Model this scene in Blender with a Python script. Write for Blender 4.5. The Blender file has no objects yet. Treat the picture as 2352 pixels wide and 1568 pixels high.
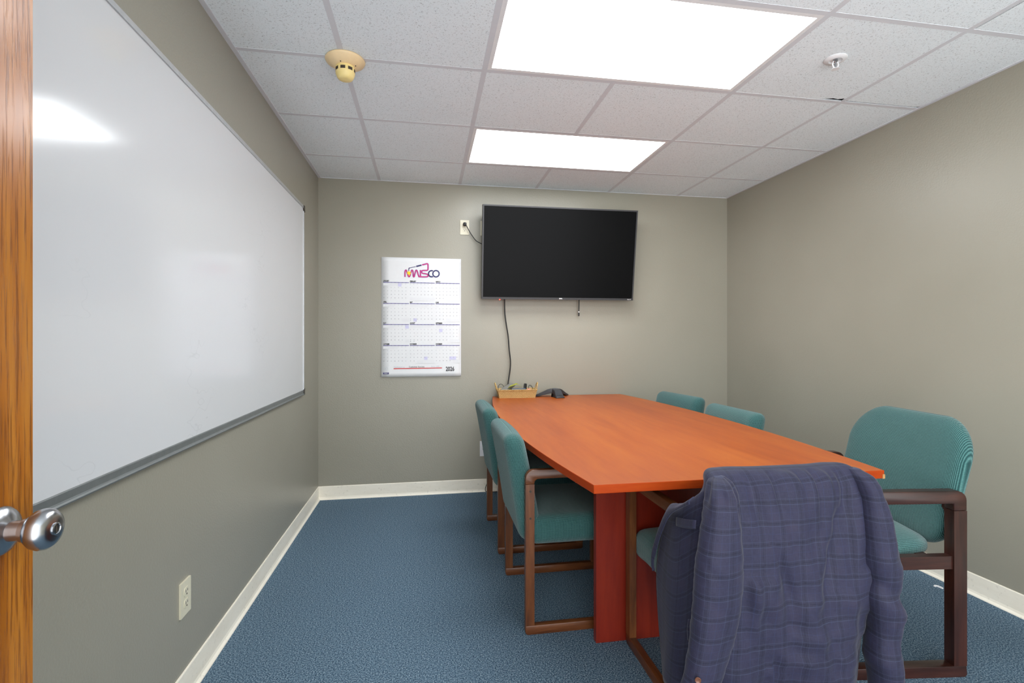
import bpy, bmesh, math, random, calendar as cal_mod
from mathutils import Vector, Matrix, noise
S = bpy.context.scene
C = S.collection
PI = math.pi
rnd = random.Random(7)

# ------------------------------------------------------------------ camera, world, exposure
F_PX, W_PX, H_PX, YAW, EYE = 1157.0, 2352.0, 1568.0, 0.1682, 1.211
cd = bpy.data.cameras.new('camera'); cam = bpy.data.objects.new('camera', cd); C.objects.link(cam)
cd.sensor_width = 36.0; cd.lens = 36.0 * F_PX / W_PX; cd.shift_y = -8.06 / W_PX
cd.clip_start = 0.02
cam.location = (0, 0, EYE); cam.rotation_euler = (PI / 2, 0, -YAW)
S.camera = cam
w = bpy.data.worlds.new('world'); S.world = w; w.use_nodes = True
WB = w.node_tree.nodes['Background']
WB.inputs[0].default_value = (0.97, 0.99, 1.0, 1); WB.inputs[1].default_value = 2.2
# sky fill added through the open front, brighter leftward to lift the right wall
_t = w.node_tree; _c = _t.nodes.new('ShaderNodeTexCoord'); _s = _t.nodes.new('ShaderNodeSeparateXYZ'); _m = _t.nodes.new('ShaderNodeMath'); _m.operation = 'MULTIPLY_ADD'
_t.links.new(_c.outputs['Generated'], _s.inputs[0]); _t.links.new(_s.outputs[0], _m.inputs[0]); _m.inputs[1].default_value = -1.4; _m.inputs[2].default_value = 2.2
_t.links.new(_m.outputs[0], WB.inputs[1])
S.view_settings.view_transform = 'Standard'; S.view_settings.look = 'None'
S.view_settings.gamma = 1.0; S.view_settings.use_curve_mapping = False
S.view_settings.exposure = 1.0
LIGHT = 6.5            # radiance of the lit ceiling panels

XL, XR, YB, YF, ZC = -0.7986, 2.5482, 3.9601, -0.05, 2.410     # room
GX, GY, G = -0.3528, 2.2526, 0.6096                            # ceiling grid origin and pitch

# ------------------------------------------------------------------ materials
def lin(r, g, b):
    f = lambda c: (c / 255 / 12.92) if c / 255 <= .04045 else ((c / 255 + .055) / 1.055) ** 2.4
    return (f(r), f(g), f(b), 1)
class N:
    """small node helper"""
    def __init__(s, name):
        s.m = bpy.data.materials.new(name); s.m.use_nodes = True
        s.t = s.m.node_tree; s.b = s.t.nodes['Principled BSDF']
    def n(s, ty, **kw):
        x = s.t.nodes.new(ty)
        for k, v in kw.items(): setattr(x, k, v)
        return x
    def l(s, a, b): s.t.links.new(a, b)
    def coord(s, kind='Object', scale=(1, 1, 1), rot=(0, 0, 0)):
        t = s.n('ShaderNodeTexCoord'); m = s.n('ShaderNodeMapping')
        m.inputs['Scale'].default_value = scale; m.inputs['Rotation'].default_value = rot
        s.l(t.outputs[kind], m.inputs[0]); return m.outputs[0]
    def noise(s, vec, scale, detail=3, rough=.55, dist=0):
        x = s.n('ShaderNodeTexNoise'); x.inputs['Scale'].default_value = scale
        x.inputs['Detail'].default_value = detail; x.inputs['Roughness'].default_value = rough
        x.inputs['Distortion'].default_value = dist
        s.l(vec, x.inputs['Vector']); return x.outputs['Fac']
    def ramp(s, fac, stops, interp='LINEAR'):
        r = s.n('ShaderNodeValToRGB'); e = r.color_ramp.elements; r.color_ramp.interpolation = interp
        while len(e) < len(stops): e.new(.5)
        for i, (p, c) in enumerate(stops): e[i].position = p; e[i].color = c
        s.l(fac, r.inputs[0]); return r.outputs[0]
    def math(s, op, a, b=None, c=None):
        x = s.n('ShaderNodeMath', operation=op)
        for i, v in enumerate((a, b, c)):
            if v is None: continue
            if isinstance(v, (int, float)): x.inputs[i].default_value = v
            else: s.l(v, x.inputs[i])
        return x.outputs[0]
    def mix(s, fac, a, b, mode='MIX'):
        x = s.n('ShaderNodeMix', data_type='RGBA', blend_type=mode)
        for i, v in ((0, fac), (6, a), (7, b)):
            if isinstance(v, (int, float)): x.inputs[i].default_value = v
            elif isinstance(v, tuple): x.inputs[i].default_value = v
            else: s.l(v, x.inputs[i])
        return x.outputs[2]
    def bump(s, h, strength=.3, dist=.002):
        x = s.n('ShaderNodeBump'); x.inputs['Strength'].default_value = strength
        x.inputs['Distance'].default_value = dist
        s.l(h, x.inputs['Height']); s.l(x.outputs[0], s.b.inputs['Normal'])
    def base(s, c):
        if isinstance(c, tuple): s.b.inputs['Base Color'].default_value = c
        else: s.l(c, s.b.inputs['Base Color'])
    def set(s, **kw):
        for k, v in kw.items(): s.b.inputs[k.replace('_', ' ')].default_value = v
        return s.m
def flat(name, rgb, rough=.5, metal=0.0, var=.06, nscale=40, **kw):
    """plain surface with a faint procedural mottling"""
    k = N(name); v = k.noise(k.coord(), nscale)
    c = lin(*rgb); d = tuple(x * (1 - var) for x in c[:3]) + (1,); e = tuple(min(1, x * (1 + var)) for x in c[:3]) + (1,)
    k.base(k.ramp(v, [(.3, d), (.7, e)])); return k.set(Roughness=rough, Metallic=metal, **kw)

def m_wall():
    k = N('wall_paint'); co = k.coord()
    n1 = k.noise(co, 1.2, 2); n2 = k.noise(co, 130, 3, .6)
    k.base(k.ramp(n1, [(.3, lin(149, 145, 131)), (.7, lin(155, 151, 137))]))
    k.bump(n2, .34, .0026); return k.set(Roughness=.34, Specular_IOR_Level=.5)
def m_tile():
    k = N('ceiling_tile'); co = k.coord(scale=(1, 1, 1))
    big = k.noise(co, 2.0, 2)
    a = k.noise(co, 170, 1.5, .5, 1.2)
    msk = k.ramp(a, [(.335, (1, 1, 1, 1)), (.40, (0, 0, 0, 1))])
    b = k.noise(co, 300, 2)
    base = k.ramp(big, [(.3, lin(236, 245, 250)), (.7, lin(240, 248, 253))])
    base = k.mix(k.math('MULTIPLY', b, .10), base, lin(200, 200, 202))
    k.base(k.mix(k.math('MULTIPLY', msk, .46), base, lin(132, 134, 138)))
    k.bump(k.math('SUBTRACT', k.math('MULTIPLY', b, .4), msk), .25, .002)
    return k.set(Roughness=.9, Specular_IOR_Level=.15)
def m_carpet():
    k = N('carpet_pile'); co = k.coord()
    n1 = k.noise(co, 190, 2.5, .7); n2 = k.noise(co, 420, 2, .7); n3 = k.noise(co, 1.6, 2)
    mixn = k.math('ADD', k.math('MULTIPLY', n1, .62), k.math('MULTIPLY', n2, .38))
    c = k.ramp(mixn, [(.40, lin(28, 44, 60)), (.475, lin(74, 97, 116)), (.54, lin(109, 132, 148)), (.62, lin(167, 181, 187))])
    c = k.mix(k.math('MULTIPLY', n3, .18), c, lin(74, 97, 118))
    k.base(c); k.bump(mixn, .7, .006); return k.set(Roughness=1.0, Specular_IOR_Level=.05)
def m_fabric(name, ax):
    """teal upholstery: fine ribs of a dotted weave in the pad's own UV metres; ax = thread pitch across and along"""
    k = N(name); co = k.coord(); t = k.n('ShaderNodeTexCoord'); sp = k.n('ShaderNodeSeparateXYZ'); k.l(t.outputs['UV'], sp.inputs[0])
    h = .5
    for a, per, am in zip(sp.outputs, ax, (.30, .22)):
        h = k.math('ADD', k.math('MULTIPLY', k.math('SINE', k.math('MULTIPLY', a, 2 * PI / per)), am), h)
    nz = k.noise(co, 260, 2); n2 = k.noise(co, 5, 2)
    hh = k.math('ADD', k.math('MULTIPLY', h, .72), k.math('MULTIPLY', nz, .28))
    c = k.ramp(hh, [(.14, lin(14, 38, 40)), (.5, lin(42, 88, 87)), (.86, lin(100, 143, 139))])
    c = k.mix(k.math('MULTIPLY', n2, .2), c, lin(44, 84, 84))
    k.base(c); k.bump(h, .55, .0022)
    return k.set(Roughness=.92, Specular_IOR_Level=.2, Sheen_Weight=.25, Sheen_Roughness=.5)
def m_wood(name, dark, mid, light, grain, rough=.3, scale=9, coat=0.0):
    """wood with grain drawn out along one local axis (grain = per-axis scale)"""
    k = N(name); co = k.coord(scale=grain)
    n1 = k.noise(co, scale, 4, .6, .4); n2 = k.noise(co, scale * 5, 3, .6)
    f = k.math('ADD', k.math('MULTIPLY', n1, .7), k.math('MULTIPLY', n2, .3))
    k.base(k.ramp(f, [(.32, lin(*dark)), (.5, lin(*mid)), (.68, lin(*light))]))
    k.bump(f, .06, .001); return k.set(Roughness=rough, Coat_Weight=coat, Coat_Roughness=.12)
def m_oak():
    k = N('oak_door_veneer'); co = k.coord(scale=(1, 1, .06))
    n1 = k.noise(co, 26, 3, .6, .6); n2 = k.noise(k.coord(scale=(1, 1, .035)), 230, 3, .65)
    c = k.ramp(n1, [(.3, lin(135, 76, 16)), (.5, lin(166, 99, 27)), (.72, lin(185, 121, 43))])
    msk = k.ramp(n2, [(.52, (0, 0, 0, 1)), (.62, (1, 1, 1, 1))])
    k.base(k.mix(k.math('MULTIPLY', msk, .65), c, lin(104, 52, 10)))
    k.bump(k.math('SUBTRACT', 1.0, msk), .25, .0012); return k.set(Roughness=.3, Coat_Weight=.25, Coat_Roughness=.2)
def m_plaid():
    """navy wool with a windowpane check, drawn in the cloth's own UV metres"""
    k = N('plaid_wool'); t = k.n('ShaderNodeTexCoord'); sp = k.n('ShaderNodeSeparateXYZ'); k.l(t.outputs['UV'], sp.inputs[0])
    u, v = sp.outputs[0], sp.outputs[1]
    obj = k.coord()
    n1 = k.noise(obj, 14, 2); n2 = k.noise(t.outputs['UV'], 900, 1)
    thr = k.noise(k.coord('UV', (900, 60, 1)), 1, 2); thr2 = k.noise(k.coord('UV', (60, 900, 1)), 1, 2)
    c = k.ramp(n1, [(.3, lin(30, 29, 50)), (.55, lin(36, 35, 57)), (.75, lin(43, 39, 59))])
    def line(x, period, off, half):
        f = k.math('FRACT', k.math('ADD', k.math('DIVIDE', x, period), off))
        d = k.math('ABSOLUTE', k.math('SUBTRACT', f, .5))
        return k.math('LESS_THAN', d, half / period)
    for x, per, off, half, col, amt in (
        (v, .056, .00, .0085, lin(20, 21, 36), .36), (u, .060, .00, .0090, lin(20, 21, 36), .28),
        (v, .056, .00, .0014, lin(10, 12, 28), .62), (u, .060, .00, .0014, lin(10, 12, 28), .46),
        (v, .056, .13, .0010, lin(80, 92, 120), .26), (v, .056, -.13, .0010, lin(80, 92, 120), .18),
        (u, .060, .14, .0009, lin(76, 90, 118), .16), (u, .060, -.14, .0009, lin(76, 90, 118), .11),
        (v, .056, .5, .0009, lin(42, 62, 104), .14), (u, .060, .5, .0009, lin(42, 62, 104), .16)):
        c = k.mix(k.math('MULTIPLY', line(x, per, off, half), amt), c, col)
    wv = k.math('ADD', k.math('MULTIPLY', thr, .5), k.math('MULTIPLY', thr2, .5))
    c = k.mix(k.ramp(wv, [(.35, (0, 0, 0, 1)), (.65, (.55, .55, .55, 1))]), c, lin(52, 53, 76))
    k.base(c); k.bump(wv, .15, .001)
    return k.set(Roughness=.72, Specular_IOR_Level=.3, Sheen_Weight=.1, Sheen_Roughness=.4)
def m_wicker():
    k = N('woven_straw'); t = k.n('ShaderNodeTexCoord')
    a = k.n('ShaderNodeTexWave', wave_type='BANDS', bands_direction='DIAGONAL'); a.inputs['Scale'].default_value = 70; a.inputs['Distortion'].default_value = 5
    k.l(t.outputs['Object'], a.inputs[0])
    m = k.n('ShaderNodeMapping'); m.inputs['Scale'].default_value = (-1, 1, 1); k.l(t.outputs['Object'], m.inputs[0])
    b = k.n('ShaderNodeTexWave', wave_type='BANDS', bands_direction='DIAGONAL'); b.inputs['Scale'].default_value = 70; b.inputs['Distortion'].default_value = 5
    k.l(m.outputs[0], b.inputs[0])
    h = k.math('MAXIMUM', a.outputs['Fac'], b.outputs['Fac'])
    k.base(k.ramp(h, [(.3, lin(168, 120, 56)), (.7, lin(212, 172, 100)), (1, lin(234, 204, 142))]))
    k.bump(h, .8, .004); return k.set(Roughness=.6)
def m_emit(name, rgb, s):
    k = N(name); k.base(lin(*rgb)); k.b.inputs['Emission Color'].default_value = lin(*rgb)
    k.b.inputs['Emission Strength'].default_value = s; return k.m
def m_board():
    k = N('whiteboard_enamel'); co = k.coord(scale=(1, 1, 1))
    n = k.noise(k.coord(scale=(1, .5, 1)), 3.2, 4, .62)
    lines = k.ramp(k.math('ABSOLUTE', k.math('SUBTRACT', n, .5)), [(.0012, (1, 1, 1, 1)), (.003, (0, 0, 0, 1))])
    gate = k.ramp(k.noise(co, 1.7, 1), [(.56, (0, 0, 0, 1)), (.64, (1, 1, 1, 1))])
    k.base(k.mix(k.math('MULTIPLY', k.math('MULTIPLY', lines, gate), .12), lin(212, 213, 215), lin(120, 122, 126)))
    return k.set(Roughness=.13, Specular_IOR_Level=.5)
def m_base():
    k = N('baseboard_vinyl'); n = k.noise(k.coord(scale=(.6, .6, 2)), 9, 4, .65); n2 = k.noise(k.coord(), 60, 3)
    c = k.ramp(n, [(.3, lin(240, 232, 214)), (.6, lin(246, 239, 223))])
    k.base(k.mix(k.ramp(n2, [(.62, (0, 0, 0, 1)), (.72, (.25, .25, .25, 1))]), c, lin(150, 138, 122)))
    return k.set(Roughness=.42)
M = dict(
    wall=m_wall(), tile=m_tile(), carpet=m_carpet(), board=m_board(), base=m_base(), oak=m_oak(), plaid=m_plaid(), wicker=m_wicker(),
    grid=flat('grid_paint', (214, 216, 222), .5, var=.02), void=flat('ceiling_void', (40, 40, 42), .9),
    lens=m_emit('light_lens', (246, 251, 255), LIGHT), lightframe=flat('light_frame', (236, 236, 238), .4, var=.02),
    teal_back=m_fabric('teal_weave_back', (.0052, .0048)), teal_seat=m_fabric('teal_weave_seat', (.0048, .0056)), 
    walnut_up=m_wood('walnut_upright', (67, 35, 17), (99, 56, 28), (124, 76, 41), (1, 1, .12), .34, 22),
    walnut_flat=m_wood('walnut_rail', (67, 35, 17), (99, 56, 28), (124, 76, 41), (.12, 1, 1), .34, 22),
    mahog_up=m_wood('mahogany_upright', (32, 16, 12), (51, 26, 20), (69, 37, 28), (1, 1, .1), .3, 24),
    mahog_flat=m_wood('mahogany_rail', (32, 16, 12), (51, 26, 20), (69, 37, 28), (.1, 1, 1), .3, 24),
    cherry=m_wood('cherry_laminate', (146, 60, 8), (165, 76, 15), (178, 91, 24), (1.3, .16, 1), .36, 4.5),
    cherry_edge=m_wood('cherry_edge_band', (141, 48, 9), (157, 56, 11), (169, 67, 16), (.15, .15, 1.5), .55, 20),
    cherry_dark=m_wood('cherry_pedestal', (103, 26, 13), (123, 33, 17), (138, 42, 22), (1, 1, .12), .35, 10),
    steel=flat('brushed_steel', (176, 178, 182), .24, 1.0), steel_dark=flat('dark_steel', (70, 72, 76), .35, 1.0),
    alu=flat('aluminium_trim', (196, 198, 200), .38, .6), alu_dark=flat('grey_tray_metal', (122, 126, 126), .4, .35),
    black=flat('black_plastic', (22, 22, 24), .42), blackcap=flat('dark_corner_cap', (58, 52, 44), .5), rubber=flat('black_cord', (26, 25, 24), .5),
    screen=N('tv_screen').set(Base_Color=lin(8, 8, 9), Roughness=.25, Specular_IOR_Level=.07), bezel=flat('tv_bezel', (44, 43, 45), .4),
    cream=flat('cream_plastic', (218, 212, 188), .35, var=.02), white=flat('white_plastic', (226, 226, 228), .4, var=.02),
    slot=flat('dark_slot', (60, 50, 40), .7), amber=flat('yellowed_plastic', (242, 214, 168), .45, var=.03), amber2=flat('yellowed_head_plastic', (240, 216, 146), .4, var=.03),
    vent=flat('sensor_mesh', (96, 84, 74), .7, nscale=600, var=.3), paper=flat('calendar_paper', (226, 227, 228), .6, var=.01),
    ink=flat('print_black', (34, 32, 34), .6), ink_grey=flat('print_grey', (120, 120, 128), .6), bar=flat('print_violet_bar', (112, 104, 164), .6), bar_dark=flat('print_navy', (52, 50, 104), .6),
    pale=flat('print_pale_grey', (222, 223, 225), .6, var=.01), lav=flat('print_lavender', (204, 202, 228), .6, var=.02), red=flat('print_red', (206, 44, 48), .6), ltext=flat('print_light_text', (186, 190, 196), .6),
    magenta=flat('print_magenta', (222, 40, 104), .6), indigo=flat('print_indigo', (84, 58, 148), .6), navy=flat('print_deep_navy', (48, 46, 98), .6), yellow=flat('print_yellow', (250, 210, 20), .6),
    led=m_emit('red_led', (255, 40, 30), 6.0), label=flat('white_mark', (236, 236, 236), .5), phone=flat('phone_plastic', (52, 52, 55), .42), phone_top=flat('phone_grille', (84, 86, 90), .55, nscale=900, var=.35),
    lime=flat('yellow_green_paper', (214, 216, 92), .6), clear=flat('grey_remote_plastic', (120, 118, 112), .4), blue_grey=flat('blue_grey_remote', (74, 82, 96), .35), pink=flat('pink_scrap', (214, 112, 130), .6),
    gold=flat('brown_button', (112, 72, 54), .3), lining=flat('black_lining', (22, 22, 28), .5), copper=flat('copper_contacts', (150, 86, 50), .4), chip=flat('raw_chipboard', (176, 132, 80), .8))

# ------------------------------------------------------------------ building helpers
def link(name, me, m=None, parent=None, smooth=None, loc=None):
    o = bpy.data.objects.new(name, me); C.objects.link(o)
    if m is not None:
        for x in (m if isinstance(m, (list, tuple)) else [m]): me.materials.append(x)
    if parent is not None: o.parent = parent
    if loc is not None: o.location = loc
    if smooth is not None:
        for p in me.polygons: p.use_smooth = True
        if smooth > 0:
            try: me.set_sharp_from_angle(angle=math.radians(smooth))
            except Exception: pass
    return o
def obj(name, bm, m, parent=None, smooth=None, loc=None):
    me = bpy.data.meshes.new(name); bmesh.ops.recalc_face_normals(bm, faces=bm.faces) if bm.faces else None
    bm.to_mesh(me); bm.free(); return link(name, me, m, parent, smooth, loc)
def tag(o, label, cat, group=None):
    o['label'] = label; o['category'] = cat
    if group: o['group'] = group
    return o
def thing(name, label, cat, loc=(0, 0, 0), rz=0.0, group=None):
    o = bpy.data.objects.new(name, None); C.objects.link(o); o.empty_display_size = .05
    o.location = loc; o.rotation_euler = (0, 0, rz); return tag(o, label, cat, group)
def struct(o): o['kind'] = 'structure'; return o
def add_box(bm, x0, x1, y0, y1, z0, z1, mi=0):
    vs = [bm.verts.new(p) for p in ((x0, y0, z0), (x1, y0, z0), (x1, y1, z0), (x0, y1, z0), (x0, y0, z1), (x1, y0, z1), (x1, y1, z1), (x0, y1, z1))]
    fs = []
    for f in ((0, 3, 2, 1), (4, 5, 6, 7), (0, 1, 5, 4), (1, 2, 6, 5), (2, 3, 7, 6), (3, 0, 4, 7)):
        q = bm.faces.new([vs[i] for i in f]); q.material_index = mi; fs.append(q)
    return vs
def bevel(bm, w, seg=2, angle=30):
    es = [e for e in bm.edges if len(e.link_faces) == 2 and e.calc_face_angle(0) > math.radians(angle)]
    bmesh.ops.bevel(bm, geom=es, offset=w, segments=seg, profile=.5, affect='EDGES', clamp_overlap=True)
    return bm
def box(x0, x1, y0, y1, z0, z1, bv=0, seg=2):
    bm = bmesh.new(); add_box(bm, x0, x1, y0, y1, z0, z1)
    if bv: bevel(bm, bv, seg)
    return bm
def add_prism(bm, pts, axis, a, b, mi=0):
    """extrude a 2-D polygon along an axis from a to b (axis 0 x: pts=(y,z); 1 y: pts=(x,z); 2 z: pts=(x,y))"""
    def P(p, h): return {0: (h, p[0], p[1]), 1: (p[0], h, p[1]), 2: (p[0], p[1], h)}[axis]
    A = [bm.verts.new(P(p, a)) for p in pts]; B = [bm.verts.new(P(p, b)) for p in pts]
    n = len(pts)
    fs = [bm.faces.new(A[::-1]), bm.faces.new(B)]
    for i in range(n): fs.append(bm.faces.new((A[i], A[(i + 1) % n], B[(i + 1) % n], B[i])))
    for f in fs: f.material_index = mi
    return fs
def prism(pts, axis, a, b, bv=0, seg=2, angle=30):
    bm = bmesh.new(); add_prism(bm, pts, axis, a, b); bmesh.ops.recalc_face_normals(bm, faces=bm.faces)
    if bv: bevel(bm, bv, seg, angle)
    return bm
def arc(cx, cy, r, a0, a1, n):
    return [(cx + r * math.cos(math.radians(a0 + (a1 - a0) * i / n)), cy + r * math.sin(math.radians(a0 + (a1 - a0) * i / n))) for i in range(n + 1)]
def add_lathe(bm, prof, n=32, center=(0, 0, 0), axis='z', mi=0):
    """prof = (radius, height) pairs"""
    rings = []
    for r, h in prof:
        ring = []
        for i in range(n):
            a = 2 * PI * i / n; c, s = r * math.cos(a), r * math.sin(a)
            p = (c, s, h) if axis == 'z' else ((h, c, s) if axis == 'x' else (c, h, s))
            ring.append(bm.verts.new(Vector(p) + Vector(center)))
        rings.append(ring)
    for a, b in zip(rings, rings[1:]):
        for i in range(n):
            f = bm.faces.new((a[i], a[(i + 1) % n], b[(i + 1) % n], b[i])); f.material_index = mi
    for r in (rings[0], rings[-1]):
        f = bm.faces.new(r); f.material_index = mi
def lathe(prof, n=32, axis='z'):
    bm = bmesh.new(); add_lathe(bm, prof, n, axis=axis); return bm
def crom(pts, n):
    """Catmull-Rom through the points, n samples per span"""
    P = [Vector(p) for p in pts]; out = []
    for i in range(len(P) - 1):
        p0 = P[i - 1] if i else P[0] * 2 - P[1]; p1, p2 = P[i], P[i + 1]; p3 = P[i + 2] if i + 2 < len(P) else P[-1] * 2 - P[-2]
        for j in range(n):
            t = j / n
            out.append(.5 * ((2 * p1) + (p2 - p0) * t + (2 * p0 - 5 * p1 + 4 * p2 - p3) * t * t + (3 * p1 - p0 - 3 * p2 + p3) * t ** 3))
    out.append(P[-1].copy()); return out
def add_tube(bm, pts, r, n=8, mi=0):
    rings = []; up = Vector((.37, .21, .91)).normalized(); rr = r if isinstance(r, (list, tuple)) else [r] * len(pts)
    for i, p in enumerate(pts):
        p = Vector(p); t = (Vector(pts[min(i + 1, len(pts) - 1)]) - Vector(pts[max(i - 1, 0)])).normalized()
        a = t.cross(up)
        if a.length < 1e-3: a = t.cross(Vector((1, 0, 0)))
        a.normalize(); b = t.cross(a); up = a.cross(t) if False else up
        rings.append([bm.verts.new(p + (a * math.cos(2 * PI * k / n) + b * math.sin(2 * PI * k / n)) * rr[i]) for k in range(n)])
    for A, B in zip(rings, rings[1:]):
        for k in range(n): bm.faces.new((A[k], A[(k + 1) % n], B[(k + 1) % n], B[k])).material_index = mi
    for R in (rings[0], rings[-1]): bm.faces.new(R).material_index = mi
def tube(pts, r, n=8):
    bm = bmesh.new(); add_tube(bm, pts, r, n); return bm
def rbox(size, r, deform=None, n=14, center=(0, 0, 0)):
    """rounded cushion block: finely divided cube pushed onto a rounded box, then deformed"""
    bm = bmesh.new(); hx, hy, hz = (s / 2 for s in size); vm = {}; uvl = bm.loops.layers.uv.new('UVMap')
    def vert(p):
        k = tuple(round(c, 5) for c in p)
        if k not in vm:
            rx, ry, rz = (r if isinstance(r, tuple) else (r, r, r))
            q = []
            d = []
            for c, h, rr in zip(p, (hx, hy, hz), (rx, ry, rz)):
                x = c * h; inn = max(0, h - rr); cl = max(-inn, min(inn, x)); d.append((x - cl) / rr if rr else 0); q.append(cl)
            L = math.sqrt(sum(c * c for c in d)); mx = max(abs(c) for c in d)
            if L > 1e-9: d = [c / L * mx for c in d]
            v = Vector((q[0] + d[0] * rx, q[1] + d[1] * ry, q[2] + d[2] * rz))
            if deform: v = Vector(deform(v))
            vm[k] = bm.verts.new(v + Vector(center))
        return vm[k]
    # denser near the ends so the rounding is smooth
    g = [math.sin((i / n - .5) * PI) * .35 + (2 * i / n - 1) * .65 for i in range(n + 1)]
    for ax in range(3):
        for sgn in (-1, 1):
            for i in range(n):
                for j in range(n):
                    q = []
                    for a, b in ((i, j), (i + 1, j), (i + 1, j + 1), (i, j + 1)):
                        p = [0, 0, 0]; p[ax] = sgn; p[(ax + 1) % 3] = g[a]; p[(ax + 2) % 3] = g[b]; q.append(vert(p))
                    f = bm.faces.new(q if sgn > 0 else q[::-1])
                    ab = [(g[a], g[b]) for a, b in ((i, j), (i + 1, j), (i + 1, j + 1), (i, j + 1))]
                    hs = (hx, hy, hz); a1, a2 = (ax + 1) % 3, (ax + 2) % 3
                    for lp, (ga, gb) in zip(f.loops, ab if sgn > 0 else ab[::-1]):
                        p = {a1: ga * hs[a1], a2: gb * hs[a2]}
                        lp[uvl].uv = (p[1], p[2] if 2 in p else p[0]) if 1 in p else (p[0], p[2])
    return bm
def text_mesh(s, size, sx=1.0, bold=0.0, align='LEFT', shear=0.0):
    cu = bpy.data.curves.new('print', 'FONT'); cu.body = s; cu.size = size; cu.align_x = align; cu.offset = bold; cu.shear = shear; cu.resolution_u = 3
    t = bpy.data.objects.new('print', cu); C.objects.link(t); bpy.context.view_layer.update()
    me = bpy.data.meshes.new_from_object(t.evaluated_get(bpy.context.evaluated_depsgraph_get()))
    vs = [(v.co.x * sx, v.co.y) for v in me.vertices]; fs = [tuple(p.vertices) for p in me.polygons]
    bpy.data.objects.remove(t); bpy.data.curves.remove(cu); bpy.data.meshes.remove(me)
    return vs, fs
def dup(root, loc, rz, label, group=None):
    def cp(o, par):
        c = o.copy(); C.objects.link(c); c.parent = par
        for ch in list(o.children): cp(ch, c)
        return c
    r = cp(root, None); r.location = loc; r.rotation_euler = (0, 0, rz); r['label'] = label
    if group: r['group'] = group
    return r

# ------------------------------------------------------------------ the room
T = .1
struct(obj('floor', box(XL - T, XR + T, YF - .6, YB + T, -.08, 0), M['carpet']))
struct(obj('wall_left', box(XL - T, XL, YF - .6, YB + T, 0, ZC + .12), M['wall']))
struct(obj('wall_right', box(XR, XR + T, YF - .6, YB + T, 0, ZC + .12), M['wall']))
struct(obj('wall_back', box(XL, XR, YB, YB + T, 0, ZC + .12), M['wall']))

# ceiling: a slab with lay-in tiles just under it, hung in a painted grid
def cells():
    xs = [XL] + [GX + G * k for k in range(0, 5)] + [XR]
    ys = [YF - .6] + [GY + G * k for k in range(-4, 3)] + [YB]
    return xs, ys
xs, ys = cells()
def is_light(i, j):       # lamps fill two cells between grid lines 1 and 3
    return i in (2, 3) and abs(ys[j] - (GY - G)) < .01 or i in (2, 3) and abs(ys[j] - (GY + G)) < .01
bm = bmesh.new(); ZT = ZC + .0022
for i in range(len(xs) - 1):
    for j in range(len(ys) - 1):
        if is_light(i, j): continue
        a, b, c, d = xs[i], xs[i + 1], ys[j], ys[j + 1]
        poly = [(a, c), (b, c), (b, d), (a, d)]
        if abs(ys[j] - (GY - G)) < .01 and i == 4:      # broken edge by the grid crossing
            poly = [(a, c), (b, c), (b, d - .03), (b - .015, d - .034), (b - .04, d - .026), (b - .07, d - .031), (b - .10, d - .022), (b - .135, d - .012), (a, d - .005), (a, d)]
            poly = [(a, c), (b, c), (b, d - .034), (b - .02, d - .038), (b - .045, d - .028), (b - .075, d - .033), (b - .105, d - .024), (b - .135, d - .010), (a, d - .008)]
        if abs(ys[j] - (GY - G)) < .01 and i == 5:      # a corner of the tile by the wall is missing
            poly = [(a, c), (b, c), (b, c + .30), (b - .02, c + .31), (b - .02, d - .03), (b - .05, d - .018), (a, d - .02)]
        if abs(ys[j] - (GY - 2 * G)) < .01 and i == 5:  # slipped away from the grid
            poly = [(a + .02, c), (b, c), (b, d), (a + .02, d)]
        add_prism(bm, poly, 2, ZT, ZT + .012)
ceil = struct(obj('ceiling', bm, M['tile']))
struct(obj('ceiling_slab', box(XL - T, XR + T, YF - .6, YB + T, ZC + .10, ZC + .16), M['void']))
bm = bmesh.new(); hw = .0115
for x in xs[1:-1]:
    if abs(x - (GX + 2 * G)) < .01:      # the middle bar stops at each lamp
        for a, b in ((YF - .6, GY - G), (GY, GY + G), (GY + 2 * G, YB)): add_box(bm, x - hw, x + hw, a, b, ZC + .0008, ZC + .0045)
    else: add_box(bm, x - hw, x + hw, YF - .6, YB, ZC + .0008, ZC + .0045)
for y in ys[1:-1]: add_box(bm, XL, XR, y - hw, y + hw, ZC + .0012, ZC + .0048)
struct(obj('ceiling_grid', bm, M['grid'], ceil))
bm = bmesh.new()
add_box(bm, XL, XL + .020, YF - .6, YB, ZC - .001, ZC + .006); add_box(bm, XL, XL + .0015, YF - .6, YB, ZC, ZC + .03)
add_box(bm, XR - .016, XR, YF - .6, YB, ZC - .001, ZC + .006); add_box(bm, XL, XR, YB - .008, YB, ZC - .0008, ZC + .006)
struct(obj('wall_angle', bm, M['grid'], ceil))

# baseboards with a cove toe
def cove(): return [(0, 0), (.016, 0), (.015, .004), (.008, .012), (.0055, .022), (.005, .096), (.003, .1), (0, .1)]
struct(obj('baseboard_left', prism([(XL + a, b) for a, b in cove()], 1, YF - .6, YB), M['base']))
struct(obj('baseboard_right', prism([(XR - a, b) for a, b in cove()][::-1], 1, YF - .6, YB), M['base']))
struct(obj('baseboard_back', prism([(YB - a, b) for a, b in cove()][::-1], 0, XL + .005, XR - .005), M['base']))

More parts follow.
